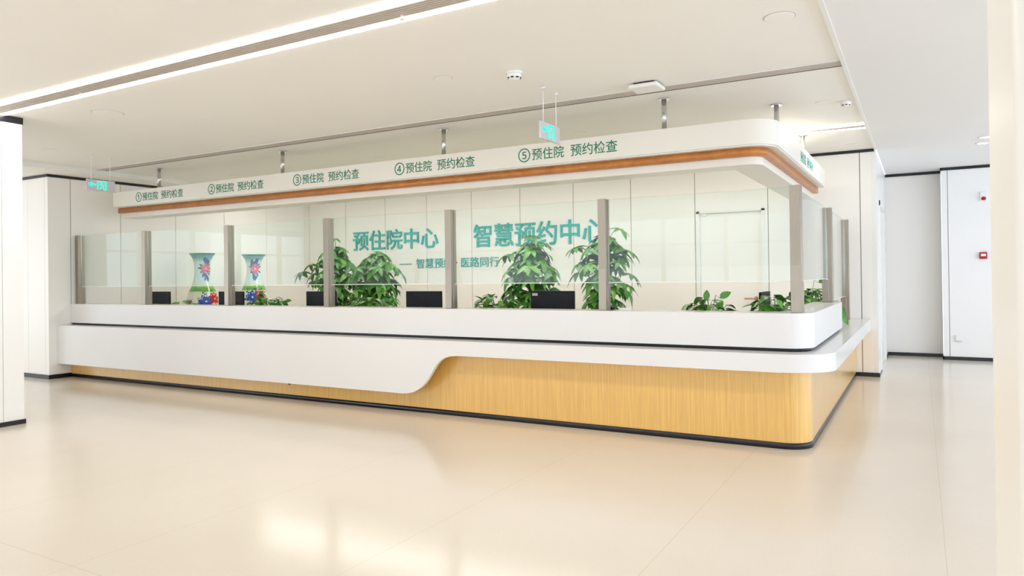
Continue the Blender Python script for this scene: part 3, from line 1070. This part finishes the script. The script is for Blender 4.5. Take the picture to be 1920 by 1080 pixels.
# ------------------------------------------------------------------ monitors
def monitor(label, loc, rot=0.0):
    t = thing('computer_monitor', label, 'monitor', loc, 'computer monitors on the desk')
    b = MB().box(-0.255, 0.255, -0.012, 0.014, 0.19, 0.505, PLASTIC_BLACK, bevel=0.006)
    b.build('back_shell', t).location = (0, 0, 0)
    b = MB()
    for i in range(5):
        b.box(-0.14, 0.14, -0.0145, -0.0115, 0.452 + i * 0.006, 0.4545 + i * 0.006, PLASTIC_DARK)
    b.box(-0.15, 0.15, -0.0135, -0.0115, 0.448, 0.484, PLASTIC_DARK)
    b.build('vent_slot', t).location = (0, 0, 0)
    MB().box(-0.245, 0.245, 0.0135, 0.0155, 0.20, 0.495, PLASTIC_DARK).build('screen', t).location = (0, 0, 0)
    s = MB().box(-0.035, 0.035, -0.05, -0.012, 0.02, 0.33, PLASTIC_BLACK, bevel=0.006)
    s.build('stand', t).location = (0, 0, 0)
    MB().box(-0.12, 0.12, -0.12, 0.08, 0.0, 0.018, PLASTIC_BLACK, bevel=0.006).build('foot', t).location = (0, 0, 0)
    t.rotation_euler = (0, 0, rot)
    return t


mons = [((-9.945, 6.75), 'black monitor back left of the left vase'),
        ((-8.345, 6.75), 'black monitor back between the two vases'),
        ((-6.645, 6.75), 'black monitor back half hidden by a post, before the left potted tree'),
        ((-5.025, 6.75), 'black monitor back right of the small trailing plant and left of the middle post'),
        ((-3.355, 6.75), 'black monitor back with a round badge, between the two right potted trees')]
m0 = monitor(mons[0][1], (mons[0][0][0], mons[0][0][1], 0.74))
allm = [m0]
for (x, y), lb in mons[1:]:
    c = copy_thing(m0)
    c.location = (x, y, 0.74)
    c['label'] = lb
    allm.append(c)
bd = MB().box(-0.235, -0.17, -0.0145, -0.0115, 0.455, 0.482, PLASTIC_GREY, bevel=0.001).build('badge', allm[4])
bd.location = (0, 0, 0)
c = copy_thing(m0)
c.location = (-1.45, 8.02, 0.70)
c.rotation_euler = (0, 0, math.pi / 2)
c['label'] = 'black monitor seen edge on behind the corner plants'


# ------------------------------------------------------------------ vases
VP = [(0.001, 0.02), (0.165, 0.02), (0.18, 0.0), (0.175, 0.05), (0.15, 0.12), (0.15, 0.22), (0.168, 0.40), (0.20, 0.62), (0.232, 0.84), (0.245, 0.98),
      (0.245, 1.06), (0.238, 1.13), (0.222, 1.19), (0.197, 1.25), (0.168, 1.31), (0.147, 1.37), (0.133, 1.43), (0.124, 1.50), (0.120, 1.57),
      (0.122, 1.64), (0.130, 1.70), (0.147, 1.76), (0.175, 1.81), (0.207, 1.85), (0.200, 1.852), (0.168, 1.812), (0.138, 1.76), (0.115, 1.68), (0.108, 1.55), (0.12, 1.40)]
OUT = VP[2:24]


def vase_r(z):
    for (r0_, z0), (r1_, z1) in zip(OUT[:-1], OUT[1:]):
        if z0 <= z <= z1:
            return r0_ + (r1_ - r0_) * (z - z0) / (z1 - z0)
    return OUT[-1][0]


def smooth_profile(p, n=3):
    out = []
    for i in range(len(p) - 1):
        a = p[max(i - 1, 0)]
        b, c = p[i], p[i + 1]
        d = p[min(i + 2, len(p) - 1)]
        for k in range(n):
            t = k / n
            out.append(tuple(0.5 * (2 * b[j] + (c[j] - a[j]) * t + (2 * a[j] - 5 * b[j] + 4 * c[j] - d[j]) * t * t + (3 * b[j] - a[j] - 3 * c[j] + d[j]) * t ** 3) for j in (0, 1)))
    out.append(p[-1])
    return out


def petal(mb, a, z, length, width, ang, m, lift):
    """a painted petal on the vase wall: centre at angle a (rad) and height z"""
    n = 5
    L, R = [], []
    for i in range(n + 1):
        t = i / n
        wv = width * math.sin(math.pi * (0.12 + 0.88 * t)) ** 0.7
        if i == n:
            wv = width * 0.25
        for s, lst in ((-1, L), (1, R)):
            px = math.cos(ang) * length * t - math.sin(ang) * wv * 0.5 * s
            pz = math.sin(ang) * length * t + math.cos(ang) * wv * 0.5 * s
            zz = z + pz
            r = vase_r(zz) + lift
            aa = a + px / max(vase_r(z), 0.05)
            lst.append((r * math.cos(aa), r * math.sin(aa), zz))
    for i in range(n):
        mb.face([L[i], L[i + 1], R[i + 1], R[i]], m, True)


def flower(mb, a, z, R, m, rng, n=16, centre=True):
    for ring, (cnt, rad, ln) in enumerate(((9, 0.45, 0.62), (7, 0.22, 0.5), (5, 0.06, 0.4))):
        for k in range(cnt):
            t = 2 * math.pi * (k + rng.random() * 0.5) / cnt
            r = vase_r(z)
            petal(mb, a + rad * R * math.cos(t) / r, z + rad * R * math.sin(t), ln * R, 0.5 * R, t, m, 0.0015 + 0.0012 * ring + 0.0004 * rng.random())
    if centre:
        for k in range(5):
            t = 2 * math.pi * k / 5
            petal(mb, a, z, 0.16 * R, 0.12 * R, t, PET_WHITE, 0.006)


def vase(label, x, y, seed, neck, b1, b2, extra=None):
    rng = random.Random(seed)
    t = thing('porcelain_vase', label, 'vase', (x, y, 0), 'tall painted porcelain vases')
    MB().lathe(smooth_profile(VP), PORCELAIN, 64).build('body', t, fix=True).location = (0, 0, 0)
    base = math.atan2(0 - y, 0 - x)

    # angle offsets: positive = to the viewer's right
    def put(off, z, R, m, leaves=8, sprays=0):
        g = MB()
        a = base + off
        for k in range(leaves):
            tt = 2 * math.pi * (k + rng.random() * 0.6) / leaves
            r = vase_r(z)
            petal(g, a + 0.55 * R * math.cos(tt) / r, z + 0.55 * R * math.sin(tt), R * (0.75 + 0.3 * rng.random()), R * 0.42, tt + rng.uniform(-.3, .3), PET_LEAF, 0.0008 + 0.0003 * rng.random())
        for k in range(sprays):
            petal(g, a + rng.uniform(-.3, .2), z + 0.06 + 0.012 * k, 0.085, 0.04, 1.57 + rng.uniform(-.7, .7), PET_BLUE if k % 2 else PET_LEAF, 0.001 + .0002 * k)
            petal(g, a + rng.uniform(-.3, .2), z - 0.06 - 0.014 * k, 0.09, 0.035, -1.57 + rng.uniform(-.5, .5), PET_LEAF if k % 2 else PET_BLUE, 0.001 + .0002 * k)
        flower(g, a, z, R, m, rng)
        g.build('painted_flower', t, fix=False).location = (0, 0, 0)
    put(neck[0], neck[1], 0.085, PET_PINK, 9, 6)
    put(b1[0], b1[1], 0.115, PET_BLUE, 10)
    put(b2[0], b2[1], 0.105, PET_RED, 9)
    if extra:
        put(extra[0], extra[1], 0.06, PET_RED, 9)
    return t


vase('tall teal rimmed porcelain vase with painted flowers, farther left one', -10.40, 7.84, 3, (0.45, 1.60), (0.22, 1.06), (0.85, 1.10), (-0.95, 1.02))
vase('tall teal rimmed porcelain vase with painted flowers, right one behind small plant', -10.40, 8.90, 5, (0.20, 1.60), (-0.10, 1.10), (0.42, 1.13))


# ------------------------------------------------------------------ plants
def leaflet(mb, base, d, up, length, width, m, droop=0.35, fold=0.25):
    """one pointed leaf blade from base along d, curling down at the tip"""
    d = Vector(d).normalized()
    side = d.cross(up)
    if side.length < 1e-3:
        side = d.cross(Vector((1, 0.2, 0)))
    side.normalize()
    nrm = side.cross(d).normalized()
    n = 5
    C, L, R = [], [], []
    for i in range(n + 1):
        t = i / n
        p = Vector(base) + d * (length * t) - nrm * (droop * length * t * t) * 0.6 - Vector((0, 0, 1)) * droop * length * t * t * 0.4
        w = width * 0.5 * (math.sin(math.pi * t ** 0.85) ** 0.8 if 0 < t < 1 else 0.0) + (0.0015 if i in (0, n) else 0)
        C.append(mb.bm.verts.new(p))
        L.append(mb.bm.verts.new(p - side * w + nrm * w * fold))
        R.append(mb.bm.verts.new(p + side * w + nrm * w * fold))
    mi = mb.mi(m)
    for i in range(n):
        for a, b, c, e in ((L[i], C[i], C[i + 1], L[i + 1]), (C[i], R[i], R[i + 1], C[i + 1])):
            f = mb.bm.faces.new((a, b, c, e))
            f.material_index = mi
            f.smooth = True


def money_tree(label, x, y, seed, ztop, half, trunk_r=0.035, zlow=0.85, lean=(0, 0), n=84, extra=()):
    rng = random.Random(seed)
    t = thing('potted_money_tree', label, 'potted tree', (x, y, 0), 'potted trees by the back wall')
    MB().lathe([(0.001, 0.002), (0.15, 0.0), (0.17, 0.02), (0.20, 0.38), (0.21, 0.42), (0.195, 0.42), (0.185, 0.36), (0.001, 0.36)], POT_WHITE, 40).build('pot', t).location = (0, 0, 0)
    MB().lathe([(0.183, 0.362), (0.12, 0.372), (0.001, 0.375)], SOIL, 32).build('soil', t).location = (0, 0, 0)
    tr = MB()
    for k in range(3):
        ph = 2 * math.pi * k / 3
        pts = []
        for i in range(15):
            zz = 0.36 + (ztop - 0.60) * 0.72 * i / 14
            rr = trunk_r * 0.62
            pts.append((rr * math.cos(ph + i * 0.75) + lean[0] * i / 14, rr * math.sin(ph + i * 0.75) + lean[1] * i / 14, zz))
        tr.tube(pts, [trunk_r * (0.75 - 0.25 * i / 14) for i in range(15)], BARK, 9)
    tr.build('trunk', t).location = (0, 0, 0)
    fo, st = MB(), MB()
    zc = (ztop + zlow) / 2

    def palm(cx, cy, cz, outward, size, m):
        out = Vector(outward).normalized()
        k = rng.choice((5, 6, 6, 7))
        axis = (out * 0.55 + Vector((0, 0, 0.75))).normalized()
        e1 = axis.cross(Vector((0, 0, 1)))
        if e1.length < 1e-3:
            e1 = Vector((1, 0, 0))
        e1.normalize()
        e2 = axis.cross(e1).normalized()
        a0 = rng.uniform(0, 6.28)
        for i in range(k):
            a = a0 + 2 * math.pi * i / k
            d = e1 * math.cos(a) + e2 * math.sin(a) - axis * rng.uniform(0.05, 0.35)
            s = size * rng.uniform(0.75, 1.15)
            leaflet(fo, (cx, cy, cz), d, axis, s, s * 0.42, m, droop=rng.uniform(0.15, 0.45))
    for i in range(n):
        u = (i + 0.5) / n
        zz = zlow + (ztop - 0.08 - zlow) * u
        prof = min(1.0, 0.66 + 1.1 * u) * (1.0 if u < 0.6 else 1 - 0.72 * ((u - 0.6) / 0.4) ** 2)
        a = i * 2.399 + rng.uniform(-.3, .3)
        rr = half * prof * (0.35 + 0.65 * rng.random() ** 0.7)
        cx, cy, cz = rr * math.cos(a) + lean[0], rr * math.sin(a) + lean[1], zz + rng.uniform(-.05, .05)
        st.tube([(lean[0] * 0.8, lean[1] * 0.8, max(cz - 0.16, 0.6)), (cx * 0.6 + lean[0] * .4, cy * 0.6 + lean[1] * .4, cz - 0.01), (cx, cy, cz)], [0.004, 0.003, 0.0025], STEM, 5)
        palm(cx, cy, cz, (cx - lean[0], cy - lean[1], 0.05), rng.uniform(0.15, 0.225), LEAF_A if rng.random() < 0.7 else LEAF_B)
    for (dx, dy, z, s) in extra:
        st.tube([(lean[0], lean[1], z - 0.25), (dx * 0.6, dy * 0.6, z - 0.03), (dx, dy, z)], [0.005, 0.004, 0.003], STEM, 5)
        palm(dx, dy, z, (dx, dy, 0.3), s, LEAF_A)
    fo.build('foliage', t, fix=False).location = (0, 0, 0)
    st.build('stems', t).location = (0, 0, 0)
    return t


money_tree('potted money tree farthest left, rising behind a screen post and monitor', -8.80, 9.3, 11, 2.00, 0.40, extra=((-0.72, -0.12, 1.52, 0.2), (-0.5, -0.1, 1.66, 0.17), (0.02, -.05, 2.10, 0.15), (-0.6, 0.05, 1.36, 0.17)), n=80)
money_tree('potted money tree under the left teal heading, left of the dash', -7.86, 9.25, 23, 1.88, 0.43, n=80)
money_tree('potted money tree under the right teal heading, right of the slogan', -4.98, 9.3, 31, 1.93, 0.43, n=80, extra=((0.10, -.1, 1.99, .2), (0.28, -.1, 1.88, .22), (-.36, -.1, 1.72, .18)))
money_tree('tall potted money tree behind the post covering the right heading', -3.83, 9.3, 47, 2.00, 0.40, n=62, zlow=0.95, extra=((0.30, -0.1, 2.03, 0.2), (0.34, 0, 1.75, 0.24), (-0.38, -.1, 1.80, 0.2)))


def pothos(label, x, y, seed, zbase, reach, height, n=26, pot_h=0.20, stretch=(1, 1), trail=()):
    rng = random.Random(seed)
    t = thing('potted_pothos', label, 'potted plant', (x, y, zbase), 'small leafy plants along the counter')
    MB().lathe([(0.001, 0.001), (0.06, 0.0), (0.065, 0.01), (0.085, pot_h), (0.078, pot_h), (0.07, pot_h - 0.03), (0.001, pot_h - 0.03)], POT_WHITE, 28).build('pot', t).location = (0, 0, 0)
    fo, st = MB(), MB()
    for i in range(n):
        a = i * 2.399 + rng.uniform(-.4, .4)
        rr = reach * (0.25 + 0.75 * rng.random())
        z = pot_h + 0.02 + (height - pot_h - 0.02) * (0.30 + 0.70 * rng.random()) * (1 - 0.40 * (rr / reach) ** 2)
        p = Vector((rr * math.cos(a) * stretch[0], rr * math.sin(a) * stretch[1], z))
        st.tube([(p.x * .3, p.y * .3, pot_h - 0.03), (p.x * .75, p.y * .75, z * 0.92), tuple(p)], [0.003, 0.0025, 0.002], STEM, 5)
        d = Vector((math.cos(a + rng.uniform(-1, 1)), math.sin(a + rng.uniform(-1, 1)), rng.uniform(-0.35, 0.35)))
        s = rng.uniform(0.085, 0.135)
        leaflet(fo, tuple(p), d, Vector((0, 0, 1)), s, s * 0.72, LEAF_C if rng.random() < 0.75 else LEAF_B, droop=rng.uniform(0.3, 0.8), fold=0.3)
    for (px, py, pz, s) in trail:
        st.tube([(0, 0, pot_h - 0.02), (px * .6, py * .6, max(pz, pot_h) + 0.03), (px, py, pz)], [0.0035, 0.003, 0.0025], STEM, 5)
        leaflet(fo, (px, py, pz), (px, py, -0.5) if pz < 0.35 else (px * 3 + 0.08, py, 0.3), Vector((0.25, -1, 0.3)), s, s * 0.55, LEAF_C)
    fo.build('foliage', t, fix=False).location = (0, 0, 0)
    st.build('stems', t).location = (0, 0, 0)
    return t


ZD = 0.74
pothos('low trailing plant peeping over the counter beside the far left monitor', -9.30, 6.66, 1, ZD, 0.24, 0.38, 34, stretch=(1.3, .5))
pothos('leafy green plant on the desk below the right vase', -7.42, 6.60, 2, ZD, 0.28, 0.48, 64, stretch=(1.15, .55), trail=((-0.12, 0, .44, .13), (0.30, 0, .38, .09)))
pothos('leafy green plant on the desk below the second potted tree', -5.77, 6.62, 3, ZD, 0.26, 0.46, 56, stretch=(1, .6))
pothos('leafy green plant on the desk left of the badged monitor', -3.95, 6.60, 4, ZD, 0.23, 0.48, 72, stretch=(1, .6))
pothos('leafy green plant on the desk in front of the cream door', -1.68, 6.60, 5, ZD, 0.21, 0.46, 60, stretch=(.9, .6), trail=((0.10, -0.02, .44, .12), (-0.02, -0.03, .42, .11)))
pothos('leafy green plant just left of the corner post', -1.12, 6.62, 6, ZD, 0.19, 0.48, 64, stretch=(.85, .8))
pothos('bushy green plant right of the corner post, trailing over the counter end', -1.15, 9.02, 8, ZD, 0.32, 0.50, 90, stretch=(.6, 1.1),
       trail=((0.10, 0.2, .54, .16), (0.30, 0.02, .33, .12), (0.34, -0.03, .27, .13), (0.36, 0.03, .17, .12)))

# ------------------------------------------------------------------ small things on the counter
t = thing('card_reader', 'small black desk device on the counter right of the post by the right heading', 'desk device', (-2.51, 6.24, ZT))
MB().box(-2.55, -2.47, 6.21, 6.27, ZT, ZT + 0.028, PLASTIC_BLACK, bevel=0.008, seg=3).build('body', t)
MB().box(-2.54, -2.48, 6.215, 6.25, ZT + 0.028, ZT + 0.031, PLASTIC_DARK).build('key_pad', t)
t = thing('paper_note_holder', 'low pale holder with a printed slip beside the black desk device', 'paper holder', (-2.36, 6.24, ZT))
MB().box(-2.42, -2.30, 6.235, 6.245, ZT, ZT + 0.02, PLASTIC_WHITE).build('slip', t)
MB().box(-2.425, -2.295, 6.22, 6.26, ZT, ZT + 0.004, GLASS_EDGE).build('holder_base', t)
tag(MB().box(-0.86, -0.82, 6.72, 6.78, ZT, ZT + 0.012, PLASTIC_WHITE, bevel=0.003).build('paper_packet'), 'tiny white packet lying on the counter side behind the corner post', 'packet')
